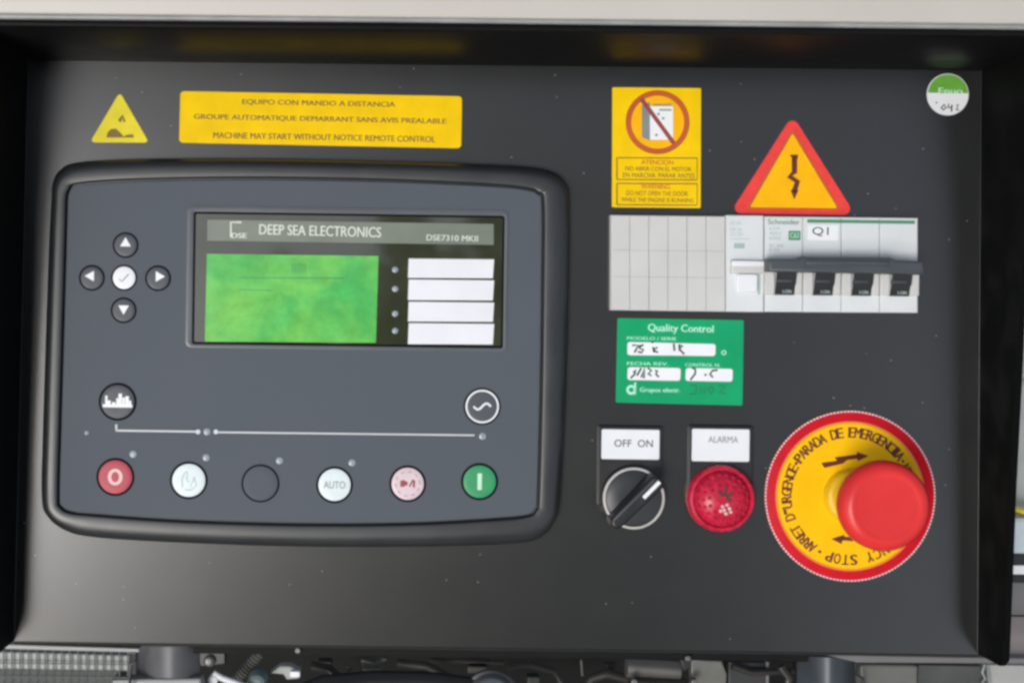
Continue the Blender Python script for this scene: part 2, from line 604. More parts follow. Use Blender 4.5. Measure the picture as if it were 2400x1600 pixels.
# ================================================================== CONTROLLER MODULE
ctl = thing('generator_controller', 'slate grey generator controller with green display and round keys', 'controller', (*at(715, 1275)[:1], 0, at(715, 1275)[1]))
HB = 46.0
outer_px = [(118,470),(121,428),(138,397),(180,379),(330,371),(600,370),(900,376),(1150,384),(1245,390),(1298,402),(1327,428),(1336,475),(1333,700),(1325,950),(1313,1175),(1302,1222),(1275,1256),(1215,1274),(1000,1282),(700,1282),(400,1272),(215,1260),(150,1244),(110,1212),(95,1165),(98,1000),(106,750),(113,560)]
inner_px = [(147,700),(152,520),(154,462),(160,444),(182,430),(330,420),(600,416),(900,421),(1150,432),(1238,441),(1264,452),(1275,478),(1274,700),(1270,950),(1264,1165),(1258,1194),(1238,1210),(1150,1219),(950,1229),(700,1230),(430,1222),(212,1207),(160,1201),(140,1188),(134,1165),(138,1000)]
outl = smoothline([at(x, y, 30) for x, y in outer_px], 8)
innl = smoothline([at(x, y, HB) for x, y in inner_px], 8)
cc = Vector(at(710, 825, HB))
angs = [math.atan2(q[1] - cc.y, q[0] - cc.x) for q in outl]
innl = [cast(innl, cc, a) for a in angs]
def mixo(t):
    return [lerp(o, i, t) for o, i in zip(outl, innl)]
rings = [(outl, 0), (outl, 16), (mixo(0.03), 25), (mixo(0.10), 33), (mixo(0.22), 40), (mixo(0.38), 44.5), (mixo(0.55), 46), (mixo(0.90), 46), (mixo(0.965), 45.2), (innl, 43), (innl, 30), ([lerp(i, tuple(cc), 0.06) for i in innl], 29)]
part('housing', loft(BM(), rings, cap_end=True), BEZEL, ctl, smooth=60)
HF = 44.0
faceo = inset(innl, 5.5)
part('face_film', prism(faceo, 29.5, HF, 1.5), FACE, ctl)

# display window
win = BM()
def frame_ring(o0, o1, ha, hb, bm):
    return loft(bm, [(o0, ha), (o1, hb)], cap_end=False)
wo = roundpoly(prect(437, 487, 1190, 819, HF), 14)
w1 = roundpoly(prect(443, 492, 1185, 814, HF), 11)
w2 = roundpoly(prect(452, 501, 1181, 811, HF), 6)
w3 = roundpoly(prect(455, 504, 1178, 808, HF), 4)
part('window_frame', loft(BM(), [(wo, HF - 1), (wo, HF + 1.4), (w1, HF + 2.4), (w2, HF + 1.2), (w3, HF + 0.8)], cap_end=False), LENSFRAME, ctl)
part('window_gasket', loft(BM(), [(w2, HF + 1.6), (w3, HF + 1.8), (roundpoly(prect(458, 507, 1175, 805, HF), 3), HF + 0.6)], cap_end=False), BLACK, ctl)
HW = HF + 0.9
disp = flat('display_window', sheet(w3, HW), OLIVEREFL, ctl)
HS = HW + 0.5
DIMWHITE = mat('dim_white_print', (0.68, 0.72, 0.64), 0.4)
strip = flat('header_strip', sheet(quad([(486, 515), (1157, 525), (1157, 574), (486, 564)], HS), HS), STRIP, disp)
flat('lettering', ptext('DEEP SEA ELECTRONICS', 608, 529, 893, 553, HS + 0.4, weight=0.018, rot=-0.012), DIMWHITE, disp)
flat('lettering', ptext('DSE7310 MKII', 1000, 551, 1120, 565, HS + 0.4, weight=0.012, rot=-0.012), DIMWHITE, disp)
lg = pr([(566, 521), (541, 521), (541, 556)], 4, HS + 0.4)
ptext('DSE', 543, 546, 578, 558, HS + 0.4, bm=lg, weight=0.03)
flat('logo', lg, DIMWHITE, disp)
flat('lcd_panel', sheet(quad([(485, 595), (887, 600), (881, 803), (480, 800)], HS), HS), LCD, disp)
sg = pr([(560, 651), (812, 652)], 2.2, HS + 0.4)
for k in range(6):
    pr([(686 + k * 6, 617), (686 + k * 6, 640)], 2.0, HS + 0.4, sg)
pr([(560, 678), (640, 681)], 1.8, HS + 0.4, sg)
flat('lcd_segments', sg, LCDLINE, disp)
for y0, y1 in ((606, 651), (655, 703), (707, 753), (757, 806)):
    flat('label_insert', prism(quad([(958, y0), (1158, y0 + 2), (1155, y1 + 1), (956, y1)], HS), HW, HS + 0.8), CARD, disp)
for y in (632, 677, 735, 775):
    c = at(926, y, HS)
    part('status_led', lathe(*c, [(7, HW), (7, HS), (5, HS + 1), (2, HS + 1.4)], 20), LEDM, disp)

def button(px, py, r, film, label, ring=BLACK, dome=2.2, rw=6.5):
    c = at(px, py, HF)
    b = part('button', lathe(*c, [(r - rw + 1, HF - 0.5), (r - rw + 1, HF + dome * 0.5), (r - rw - 2, HF + dome * 0.9), (r * 0.6, HF + dome), (r * 0.25, HF + dome)], 48), film, ctl, label=label)
    part('button_ring', loft(BM(), [(circle(*c, r, 48), HF - 0.5), (circle(*c, r, 48), HF + 0.7), (circle(*c, r - rw, 48), HF + 0.7), (circle(*c, r - rw, 48), HF - 0.5)], cap_end=False), ring, b)
    return b, c, HF + dome + 0.5

def tri(c, r, ang):
    return [(c[0] + r * math.cos(ang + k * 2 * math.pi / 3), c[1] + r * math.sin(ang + k * 2 * math.pi / 3)) for k in range(3)]
KEYF = mat('grey_key_film', (0.058, 0.068, 0.082), 0.5, vary=0.06, scale=300)
for px, py, a, w in ((294.5, 574.5, 90, 'up'), (215.5, 651, 180, 'left'), (370.5, 652, 0, 'right'), (290, 727, -90, 'down')):
    b, c, h = button(px, py, 30, KEYF, 'small grey key with white arrow pointing ' + w, rw=5.2)
    flat('arrow_symbol', sheet(tri((c[0] + 2 * math.cos(R(a)), c[1] + 4), 14, R(a)), h), WHITE, b)
b, c, h = button(291, 651, 30, WHITEP, 'small white key with a tick in the middle of the arrows', rw=5.2)
flat('tick_symbol', ribbon([(c[0] - 11, c[1] - 3), (c[0] - 5, c[1] - 9), (c[0] + 11, c[1] + 9)], 2.6, h), GREYPRINT, b)

b, c, h = button(276, 941, 44, KEYF, 'grey key with white mains skyline symbol')
bs = sheet(rect(c[0] - 34, c[0] + 34, c[1] - 13, c[1] - 6), h)
for x, w, t in ((-26, 5, 20), (-20, 8, 9), (-9, 8, 5), (0, 6, 14), (6, 8, 25), (14, 6, 16), (22, 8, 19), (29, 5, 9)):
    sheet(rect(c[0] + x - w / 2, c[0] + x + w / 2, c[1] - 6, c[1] - 6 + t), h, bs)
flat('bars_symbol', bs, WHITE, b)
b, c, h = button(1130, 952, 43, KEYF, 'grey key with white sine wave in a white ring')
flat('white_ring', annulus(*c, 34.5, 38.5, h), WHITE, b)
flat('sine_symbol', ribbon([(c[0] + t, c[1] + 7 * math.sin(-t / 20 * math.pi + math.pi)) for t in range(-20, 21, 2)], 4.5, h), WHITE, b)
b, c, h = button(270.5, 1117, 44, REDB, 'red stop key with pale letter O')
flat('ring_symbol', loft(BM(), [([(c[0] + 17 * math.cos(t), c[1] + 19 * math.sin(t)) for t in [k * math.pi / 20 for k in range(40)]], h), ([(c[0] + 9 * math.cos(t), c[1] + 12 * math.sin(t)) for t in [k * math.pi / 20 for k in range(40)]], h)], cap_end=False), PINKPRINT, b)
b, c, h = button(442.5, 1125, 43.5, PALE, 'white manual key with grey hand symbol')
hs = ribbon([(c[0] - 14, c[1] - 16), (c[0] - 15, c[1] + 4), (c[0] - 9, c[1] + 18), (c[0] - 3, c[1] + 20)], 2.2, h)
ribbon([(c[0] - 3, c[1] + 18), (c[0] - 5, c[1] + 2), (c[0] + 2, c[1] - 4)], 2.2, h, hs)
ribbon([(c[0] + 4, c[1] - 14), (c[0] + 14, c[1] + 8)], 2.0, h, hs)
ribbon([(c[0] + 12, c[1] + 8), (c[0] + 18, c[1] - 12), (c[0] + 6, c[1] - 22), (c[0] - 8, c[1] - 22)], 2.2, h, hs)
flat('hand_symbol', hs, TEALP, b)
button(610.5, 1132, 44, FACE, 'blank slate key with only a black outline', rw=5.2)
b, c, h = button(784, 1135.5, 42.5, PALE, 'white automatic key with small grey lettering')
flat('lettering', text('AUTO', c[0], c[1], 50, 17, h, weight=0.005), GREYPRINT, b)
b, c, h = button(955.5, 1133, 42.5, PINK, 'pale pink mute key with dark horn symbol')
ms = sheet([(c[0] - 17, c[1] - 7), (c[0] - 10, c[1] - 7), (c[0] + 0, c[1] - 2), (c[0] + 0, c[1] + 4), (c[0] - 10, c[1] + 9), (c[0] - 17, c[1] + 7)], h)
ribbon([(c[0] + 4, c[1] - 6), (c[0] + 13, c[1] + 10)], 4, h, ms)
ribbon([(c[0] + 14, c[1] - 8), (c[0] + 15, c[1] + 8)], 5, h, ms)
flat('horn_symbol', ms, MAROON, b)
dd = BM()
for k in range(10):
    a0 = k * math.pi / 5
    ribbon([(c[0] + 28 * math.cos(a0 + t), c[1] + 28 * math.sin(a0 + t)) for t in (0, 0.15, 0.3)], 1.8, h, dd)
flat('dashed_ring', dd, GREYPRINT, b)
b, c, h = button(1124, 1128, 43, GREENB, 'green start key with pale bar')
flat('bar_symbol', sheet(rect(c[0] - 5, c[0] + 5, c[1] - 19, c[1] + 19), h), PALEGREEN, b)

ln = pr([(272.5, 994), (272.5, 1010)], 4.5, HF + 0.5)
pr([(270.5, 1008.5), (462, 1011)], 4, HF + 0.5, ln)
pr([(512, 1012.5), (1112, 1019.5)], 3.6, HF + 0.5, ln)
for x in (464, 506):
    sheet(circle(*at(x, 1011.5, HF), 5.5, 16), HF + 0.6, ln)
flat('mimic_line', ln, mat('faded_white_print', (0.60, 0.62, 0.63), 0.5), ctl)
for x, y in ((485, 1011.5), (1131, 1022), (312, 1064), (483, 1072), (655, 1079), (825, 1084), (203, 1014)):
    c = at(x, y, HF)
    r = 8 if x > 210 else 5
    part('indicator_led', lathe(*c, [(r, HF - 0.3), (r, HF + 0.5), (r * 0.7, HF + 1.4), (r * 0.3, HF + 1.7)], 24), LEDM, ctl)

# ================================================================== STICKERS
def sticker(name, label, outline, material, cat='sticker', th=1.4, bev=0.5, group=None, part_name='backing'):
    cx = sum(p[0] for p in outline) / len(outline)
    cz = min(p[1] for p in outline)
    t = thing(name, label, cat, (cx, 0, cz), group)
    part(part_name, prism(outline, 0.05, th, bev, seg=1), material, t, smooth=30)
    return t
ST_H = 1.9

t = sticker('warning_triangle', 'small yellow hazard triangle left of the long yellow label', roundpoly(quad([(281, 216), (350, 335), (211, 334)]), 6), YELP)
sy = sheet([at(x, y) for x, y in ((250, 323), (252, 312), (260, 303), (272, 302), (283, 312), (292, 323))], ST_H)
sheet([at(x, y) for x, y in ((288, 323), (296, 317), (312, 315), (314, 323))], ST_H, sy)
pr([(281, 286), (287, 271), (292, 286)], 6, ST_H, sy)
pr([(286, 274), (278, 283)], 4, ST_H, sy)
flat('hazard_symbol', sy, OCHRE, t)

t = sticker('warning_label', 'long yellow warning label with three lines of print above the controller', roundpoly(quad([(423, 214), (1083, 226), (1081, 348), (420, 335)]), 9), YEL)
rr = -0.005
flat('lettering', ptext('EQUIPO CON MANDO A DISTANCIA', 568, 236, 926, 250, ST_H, rot=rr, weight=0.022), OCHRE, t)
flat('lettering', ptext('GROUPE AUTOMATIQUE DEMARRANT SANS AVIS PREALABLE', 455, 273, 1046, 287, ST_H, rot=rr, weight=0.022), OCHRE, t)
flat('lettering', ptext('MACHINE MAY START WITHOUT NOTICE REMOTE CONTROL', 500, 315, 1020, 329, ST_H, rot=rr, weight=0.022), OCHRE, t)

t = sticker('prohibition_label', 'upright yellow label with red crossed circle above the breaker', roundpoly(quad([(1435, 205), (1643, 207), (1642, 488), (1434, 486)]), 3), YEL)
c = at(1541, 287)
flat('prohibition_ring', annulus(*c, 62, 75, ST_H), ORANGEP, t)
flat('disc', sheet(circle(*c, 61.5, 48), ST_H - 0.25), YELW, t)
flat('cabinet_door', sheet(quad([(1504, 246), (1523, 240), (1523, 330), (1504, 322)]), ST_H), GREYPRINT, t)
cab = sheet(quad([(1523, 250), (1577, 250), (1577, 328), (1523, 328)]), ST_H)
flat('cabinet_body', cab, WHITE, t)
dk = pr([(1530, 246), (1574, 246)], 4, ST_H + 0.2)
pr([(1545, 258), (1574, 258)], 4, ST_H + 0.2, dk)
for x, y in ((1543, 268), (1554, 278), (1538, 317)):
    sheet(circle(*at(x, y), 3.2, 10), ST_H + 0.2, dk)
flat('cabinet_detail', dk, GREYPRINT, t)
flat('slash', pr([(1503, 232), (1580, 337)], 10, ST_H + 0.5), MAROON, t)
bx = BM()
for y0, y1 in ((370, 421), (430, 480)):
    pr([(1446, y0), (1634, y0 + 1)], 2.6, ST_H, bx)
    pr([(1446, y1), (1634, y1 + 1)], 2.6, ST_H, bx)
    pr([(1446, y0), (1446, y1)], 3, ST_H, bx)
    pr([(1634, y0), (1634, y1)], 2, ST_H, bx)
flat('text_boxes', bx, OCHRE, t)
flat('lettering', ptext('ATENCION', 1503, 375, 1578, 386, ST_H, weight=0.008), ORANGEP, t)
tx = ptext('NO ABRIR CON EL MOTOR', 1466, 391, 1620, 401, ST_H, weight=0.006)
ptext('EN MARCHA. PARAR ANTES', 1460, 406, 1628, 417, ST_H, bm=tx, weight=0.006)
ptext('DO NOT OPEN THE DOOR', 1468, 448, 1612, 459, ST_H, bm=tx, weight=0.006)
ptext('WHILE THE ENGINE IS RUNNING', 1456, 464, 1626, 474, ST_H, bm=tx, weight=0.006)
flat('lettering', tx, OCHRE, t)
flat('lettering', ptext('WARNING', 1503, 432, 1570, 443, ST_H, weight=0.008), ORANGEP, t)

t = sticker('voltage_triangle', 'red bordered amber voltage triangle standing on top of the breaker', roundpoly(quad([(1857, 270), (2005, 504), (1710, 501)]), 15), REDV)
flat('yellow_field', sheet(roundpoly(quad([(1857, 313), (1962, 488), (1757, 486)]), 3), ST_H), YELW, t)
flat('field_outline', loft(BM(), [(roundpoly(quad([(1857, 302), (1971, 493), (1747, 491)]), 5), ST_H - 0.2), (roundpoly(quad([(1857, 313), (1962, 488), (1757, 486)]), 3), ST_H - 0.2)], cap_end=False), ORANGEP, t)
bo = sheet(quad([(1850, 363), (1870, 363), (1869, 372), (1856, 372)]), ST_H + 0.4)
pr([(1862, 370), (1862, 404), (1851, 414), (1869, 426), (1861, 450)], 13, ST_H + 0.4, bo)
sheet(quad([(1852, 446), (1871, 446), (1861, 468)]), ST_H + 0.4, bo)
flat('lightning_bolt', bo, BROWN, t)

c = at(2221, 222)
t = sticker('inspection_sticker', 'round green and white inspection sticker in the upper right corner', circle(*c, 49, 56), WHITEP)
top = [(c[0] + 47 * math.cos(a), c[1] + 47 * math.sin(a)) for a in [R(4) + k * R(172) / 24 for k in range(25)]]
flat('green_half', sheet(top, ST_H), LEAFG, t)
flat('lettering', ptext('Enuo', 2200, 206, 2256, 221, ST_H + 0.4, weight=0.02), PALEGREEN, t)
hd = pr([(2206, 253), (2213, 245), (2217, 253), (2211, 258), (2206, 253)], 3.2, ST_H)
pr([(2224, 244), (2221, 252), (2232, 253)], 3.2, ST_H, hd)
pr([(2231, 246), (2230, 262)], 3.4, ST_H, hd)
pr([(2241, 247), (2246, 245), (2243, 254), (2241, 258), (2248, 258)], 2.6, ST_H, hd)
pr([(2193, 241), (2197, 241)], 3, ST_H, hd)
flat('handwriting', hd, INK, t)

t = sticker('quality_label', 'green quality control label with white fields under the breaker', roundpoly(quad([(1447, 745), (1743, 750), (1740, 950), (1443, 943)]), 4), GREENV)
flat('lettering', ptext('Quality Control', 1519, 760, 1672, 783, ST_H, weight=0.02, rot=-0.01), MINT, t)
for q in ([(1470, 801), (1677, 806), (1676, 834), (1470, 832)], [(1471, 860), (1595, 862), (1594, 892), (1470, 890)], [(1607, 862), (1717, 864), (1716, 894), (1606, 892)]):
    flat('white_field', sheet(roundpoly(quad(q), 6), ST_H), WHITE, t)
cp = ptext('MODELO / SERIE', 1470, 789, 1585, 797, ST_H, weight=0.012)
ptext('FECHA REV.', 1470, 848, 1566, 856, ST_H, bm=cp, weight=0.012)
ptext('CONTROL N.', 1606, 851, 1688, 859, ST_H, bm=cp, weight=0.012)
ptext('o', 1691, 820, 1702, 832, ST_H, bm=cp, weight=0.02)
flat('lettering', cp, MINT, t)
lo = annulus(*at(1479, 913), 5.5, 11.5, ST_H, 24)
pr([(1489, 896), (1488, 924)], 5, ST_H, lo)
ptext('Grupos electr.', 1500, 908, 1594, 922, ST_H, bm=lo, weight=0.025)
flat('logo', lo, MINT, t)
hw = BM()
H2 = ST_H + 0.5
for s in ([(1482, 809), (1496, 809), (1487, 826)], [(1505, 808), (1498, 816), (1508, 819), (1504, 826), (1495, 824)], [(1508, 808), (1497, 812)], [(1531, 813), (1533, 826)], [(1541, 814), (1531, 819), (1542, 826)], [(1527, 803), (1532, 800)], [(1579, 805), (1581, 822)], [(1590, 808), (1600, 811), (1592, 818), (1604, 830)], [(1592, 808), (1593, 822)],
          [(1484, 873), (1490, 866), (1488, 876), (1478, 886)], [(1493, 880), (1503, 862)], [(1503, 884), (1511, 860), (1509, 886)], [(1518, 862), (1527, 868), (1519, 876), (1527, 880)], [(1535, 868), (1541, 869), (1537, 876), (1544, 883)],
          [(1622, 861), (1630, 866), (1629, 876), (1618, 890)], [(1651, 877), (1656, 879)], [(1682, 867), (1670, 868), (1664, 877), (1671, 884)]):
    pr(s, 4.4, H2, hw)
flat('handwriting', hw, INK, t)
h2 = BM()
for s in ([(1618, 903), (1632, 903), (1631, 922), (1616, 923)], [(1642, 922), (1643, 906), (1652, 921), (1655, 905)], [(1666, 905), (1660, 914), (1666, 922), (1674, 913), (1667, 905)], [(1684, 904), (1700, 904), (1685, 921), (1700, 922)]):
    pr(s, 2.8, ST_H, h2)
flat('handwriting', h2, DKGREEN, t, label='dark green handwritten letters at the bottom of the label')

# ================================================================== BREAKER ROW
g = 'plates and breakers in the panel cutout'
HBk = 26.0
t = thing('blanking_plate', 'light grey scored blanking plate left of the breaker', 'blanking plate', (at(1566, 728)[0], 0, at(1566, 728)[1]))
xs = [1432 + 44.7 * k for k in range(7)]
for i in range(6):
    q = [(xs[i] + (0 if i == 0 else 0.3), 504 + i * 0.5), (xs[i + 1] - 0.3, 504.5 + i * 0.5), (xs[i + 1] - 0.3, 727 + i * 0.6), (xs[i] + (0 if i == 0 else 0.3), 726.5 + i * 0.6)]
    h = HBk - 4 + (0.8 if i % 2 else 0)
    part('segment', prism(quad(q, h), 0, h, 1.6, seg=1), LGREY, t, smooth=20)
gr = BM()
for y in (586, 648):
    pr([(1436, y), (1696, y + 3)], 1.6, HBk - 2.9, gr)
flat('score_line', gr, TEALP, t)

t = thing('auxiliary_switch', 'narrow pale auxiliary switch module with white rocker beside the breaker', 'switch', (at(1746, 730)[0], 0, at(1746, 730)[1]))
o = quad([(1702, 504), (1790, 505), (1790, 731), (1702, 730)], HBk)
part('body', prism(o, 0, HBk, 2, seg=1), LGREY2, t, smooth=20)
part('ledge', prism(prect(1714, 611, 1796, 641, HBk + 14), HBk - 1, HBk + 14, 5), LGREY, t)
part('ledge_top', prism(prect(1716, 611, 1794, 624, HBk + 17), HBk + 10, HBk + 17, 3), WHITEP, t)
part('rocker', prism(roundpoly(prect(1727, 642, 1776, 684, HBk + 12), 6), HBk - 1, HBk + 12, 3), WHITEP, t)
flat('rocker_slot', sheet(prect(1776, 640, 1782, 690, HBk), HBk + 0.4), TEALP, t)
pt = BM()
for y, x1 in ((523, 1737), (538, 1738), (549, 1742)):
    ptext('XCO 220V' if y != 538 else 'OF 24', 1711, y - 4, x1, y + 4, HBk + 0.5, bm=pt, weight=0.0)
pr([(1710, 560), (1756, 560)], 1.4, HBk + 0.5, pt)
sheet(prect(1720, 570, 1745, 582, HBk), HBk + 0.5, pt)
flat('print', pt, TEALP, t)

t = thing('circuit_breaker', 'pale grey four pole circuit breaker with dark grey tie bar', 'circuit breaker', (at(1972, 732)[0], 0, at(1972, 732)[1]))
xs = [1792, 1882, 1972, 2062, 2152]
for i in range(4):
    o = quad([(xs[i] + 0.6, 507 + i), (xs[i + 1] - 0.6, 508 + i), (xs[i + 1] - 0.6, 731 + i * 0.6), (xs[i] + 0.6, 730.5 + i * 0.6)], HBk)
    po = part('pole', prism(o, 0, HBk, 1.8, seg=1), LGREY2, t, smooth=20)
    # raised shoulders either side of the toggle
    for a, b2 in ((xs[i] + 1, xs[i] + 24), (xs[i + 1] - 18, xs[i + 1] - 1 + (4 if i == 3 else 0))):
        part('shoulder', prism(prect(a, 634 + i, b2, 690 + i, HBk + 16), HBk - 1, HBk + 16, 3), LGREY, po)
    tb = BM()
    xx0, xx1 = xs[i] + 24.5, xs[i + 1] - 18.5
    ctr = at((xx0 + xx1) / 2, 664 + i, HBk + 8)
    hw_ = (xx1 - xx0) / 2
    ra = [bm_ for bm_ in ()]
    prof = [(-27, HBk + 1), (-24, HBk + 8), (-8, HBk + 14), (8, HBk + 18), (26, HBk + 22)]
    A = [tb.verts.new(P(ctr[0] - hw_, ctr[1] + d, h)) for d, h in prof]
    B = [tb.verts.new(P(ctr[0] + hw_, ctr[1] + d, h)) for d, h in prof]
    for k in range(len(prof) - 1):
        tb.faces.new((A[k], B[k], B[k + 1], A[k + 1]))
    tg = part('toggle', tb, BLACKP, po)
    part('toggle_tip', prism(prect(xx0 + 20, 676 + i, xx0 + 36, 687 + i, HBk + 13), HBk + 4, HBk + 13, 2), TEALP, tg) if False else None
    mk = ptext('I-ON', xx0 + 18, 679 + i, xx0 + 38, 687 + i, HBk + 12, weight=0.03)
    flat('toggle_print', mk, TEALP, po)
    part('toggle_rib', prism(prect(xx0 + 6, 655 + i, xx1 - 8, 661 + i, HBk + 20), HBk + 8, HBk + 20, 2), DGREY, po)
hbar = HBk + 62
bar = [at(x, y, hbar) for x, y in ((1802, 636), (2166, 643), (2166, 612), (2100, 609), (2088, 603), (1880, 601), (1868, 606), (1802, 606))]
part('tie_bar', prism(bar, HBk + 20, hbar, 6), DGREY, t)
part('tie_bar_rib', prism([at(x, y, hbar + 5) for x, y in ((1890, 620), (2085, 623), (2085, 612), (1890, 609))], hbar - 2, hbar + 5, 3), DGREY, t)
flat('green_stripe', sheet(quad([(1892, 514), (2144, 517), (2144, 525), (1892, 522)], HBk), HBk + 0.6), BGREEN, t)
flat('lettering', ptext('Schneider', 1800, 514, 1874, 526, HBk + 0.6, weight=0.015), BGREEN, t)
gs = sheet(prect(1848, 541, 1876, 563, HBk), HBk + 0.6)
flat('green_square', gs, BGREEN, t)
flat('lettering', ptext('C63', 1852, 545, 1872, 558, HBk + 0.9, weight=0.01), PALEGREEN, t)
pt = BM()
for y, s, x1 in ((535, '63A', 1828), (547, '400V', 1832), (558, '6000', 1830), (576, 'IEC 898', 1836), (586, 'R9F', 1828)):
    ptext(s, 1803, y - 4, x1, y + 4, HBk + 0.6, bm=pt, weight=0.0)
flat('print', pt, TEALP, t)
q1 = thing('number_sticker', 'small white sticker reading Q1 on the face of the breaker', 'sticker', (at(1929, 562)[0], HBk, at(1929, 562)[1]))
part('backing', prism(prect(1893, 527, 1965, 563, HBk + 1), HBk + 0.2, HBk + 1.8, 0.5, seg=1), WHITE, q1)
flat('lettering', ptext('Q1', 1904, 532, 1942, 554, HBk + 2.3, weight=0.0), INK, q1)

# ================================================================== SELECTOR, LAMP, EMERGENCY STOP
def nameplate(label, x0, y0, x1, y1, s, tx, hx):
    t = thing('name_plate', label, 'name plate', (at((x0 + x1) / 2, y1)[0], 0, at((x0 + x1) / 2, y1)[1]), 'name plates over the knob and the lamp')
    part('holder', prism(roundpoly(prect(hx, y0 - 8, hx + 152, y1 + 110, 9), 6), 0, 9, 3), BLACKP, t)
    part('insert', prism(roundpoly(prect(x0, y0, x1, y1, 12), 4), 8, 12, 1, seg=1), WHITEP, t)
    flat('lettering', ptext(s, *tx, 12.6, weight=0.004), INK if 'OFF' in s else GREYPRINT, t)
nameplate('white plate reading OFF ON above the black selector knob', 1410, 1006, 1546, 1076, 'OFF  ON', (1440, 1030, 1530, 1047), 1401)
nameplate('white plate reading ALARMA above the red lamp', 1622, 1005, 1757, 1081, 'ALARMA', (1660, 1022, 1730, 1037), 1613)

cx, cz = at(1487, 1168, 40)
t = thing('selector_knob', 'round black selector knob with silver rim turned to the right', 'selector knob', (cx, 9, cz))
part('collar', lathe(cx, cz, [(74, 9), (73, 20), (71, 27), (60, 28)], 64), BLACKP, t)
part('rim', loft(BM(), [(circle(cx, cz, 71.5, 72), 26), (circle(cx, cz, 71.5, 72), 34), (circle(cx, cz, 69.5, 72), 36), (circle(cx, cz, 66.5, 72), 36), (circle(cx, cz, 65.5, 72), 30)], cap_end=False), CHROME, t)
part('dial', lathe(cx, cz, [(65.5, 28), (65.5, 32), (62, 34), (30, 34)], 64), mat('charcoal_dial', (0.028, 0.030, 0.034), 0.4), t)
ax = Vector((math.cos(R(46)), math.sin(R(46))))
ay = Vector((-ax.y, ax.x))
def K(a, b):
    p = Vector((cx, cz)) + ax * a + ay * b
    return (p.x, p.y)
grip = [K(-74, -15), K(62, -19), K(70, -12), K(72, 0), K(70, 12), K(62, 19), K(-74, 15), K(-81, 8), K(-83, 0), K(-81, -8)]
gk = part('grip', prism(grip, 32, 92, 7, seg=3), BLACKP, t)
part('grip_ridge', prism([K(-70, 7), K(60, 7), K(60, 12), K(-70, 12)], 90, 93.5, 1.5), DGREY, gk)
part('pointer_mark', prism([K(14, -7), K(66, -7), K(66, 2), K(14, 2)], 91, 93.6, 1, seg=1), WHITE, gk)

cx, cz = at(1690, 1168, 20)
t = thing('alarm_lamp', 'round magenta red alarm lamp with faceted lens beside the selector knob', 'lamp', (cx, 9, cz))
part('rim', loft(BM(), [(circle(cx, cz, 79, 64), 5), (circle(cx, cz, 78, 64), 24), (circle(cx, cz, 74, 64), 30), (circle(cx, cz, 68, 64), 31), (circle(cx, cz, 65, 64), 26)], cap_end=False), LENSRED, t)
lens = lathe(cx, cz, [(65, 25), (62, 33), (54, 41), (42, 47), (28, 51), (13, 53)], 48)
part('lens', lens, LENSRED, t)
for ring, (rad, n, hh) in enumerate(((57, 22, 38.5), (46, 17, 45), (34, 12, 49.5))):
    db = BM()
    for k in range(n):
        a = 2 * math.pi * k / n + ring * 0.2
        lathe(cx + rad * math.cos(a), cz + rad * math.sin(a), [(5.2, hh - 4), (4.2, hh + 1), (1.8, hh + 3)], 8, db)
    part('lens_beads', db, LENSRED, t, kind='stuff')
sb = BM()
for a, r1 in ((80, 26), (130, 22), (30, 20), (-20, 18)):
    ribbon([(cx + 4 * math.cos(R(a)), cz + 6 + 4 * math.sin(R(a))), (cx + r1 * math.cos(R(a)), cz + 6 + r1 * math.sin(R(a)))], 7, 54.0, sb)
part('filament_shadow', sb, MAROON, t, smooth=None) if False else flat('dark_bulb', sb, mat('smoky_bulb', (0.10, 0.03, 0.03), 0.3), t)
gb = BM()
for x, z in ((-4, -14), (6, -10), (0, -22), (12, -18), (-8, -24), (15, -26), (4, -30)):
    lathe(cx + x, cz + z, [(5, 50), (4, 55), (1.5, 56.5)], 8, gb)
part('painted_glints', gb, mat('pale_pink_glint', (0.75, 0.45, 0.45), 0.12), t, kind='stuff')  # glints on the lens painted as pale coloured beads

cx, cz = at(1992, 1162, 2)
t = thing('emergency_plate', 'round yellow emergency stop plate with red rim and ring of lettering', 'legend plate', (cx, 0, cz - 200))
part('disc', lathe(cx, cz, [(200, 0.05), (200, 2.6), (198.5, 3.2), (40, 3.2)], 128), REDR, t)
wr = BM()
for k in range(150):
    a = 2 * math.pi * k / 150
    ribbon([(cx + 198 * math.cos(a + s), cz + 198 * math.sin(a + s)) for s in (0, 0.012, 0.024)], 3.0, 3.7, wr)
flat('white_edge_dashes', wr, WHITE, t)['kind'] = 'stuff'
flat('yellow_field', sheet(circle(cx, cz, 172, 96), 3.6), mat('yellow_plate_print', (0.94, 0.53, 0.003), 0.5, vary=0.06, ior=1.22), t)
flat('orange_line', annulus(cx, cz, 170, 175, 3.9, 96), mat('orange_print', (0.80, 0.24, 0.02), 0.4), t)
def arctext(s, a0, a1, rad, size, h):
    bm = BM()
    n = len(s)
    for i, ch in enumerate(s):
        if ch == ' ':
            continue
        a = R(a0 + (a1 - a0) * (i + 0.5) / n)
        hgt = size if ch not in "•'" else size * 0.32
        w = size * 0.62 if ch not in "I•'" else size * 0.30
        r2 = rad if ch != "'" else rad + size * 0.3
        text(ch, cx + r2 * math.cos(a), cz + r2 * math.sin(a), w, hgt, h, bm=bm, rot=a - math.pi / 2, weight=0.036)
    return bm
flat('lettering', arctext('PARADA DE EMERGENCIA', 147, 37, 149, 24, 4.1), BROWN, t)
flat('lettering', arctext('• NOT-AUS •', 36, 2, 148, 19, 4.1), BROWN, t)
flat('lettering', arctext('EMERGENCY STOP', -8, -112, 149, 24, 4.1), BROWN, t)
flat('lettering', arctext('•', -115, -121, 148, 21, 4.1), BROWN, t)
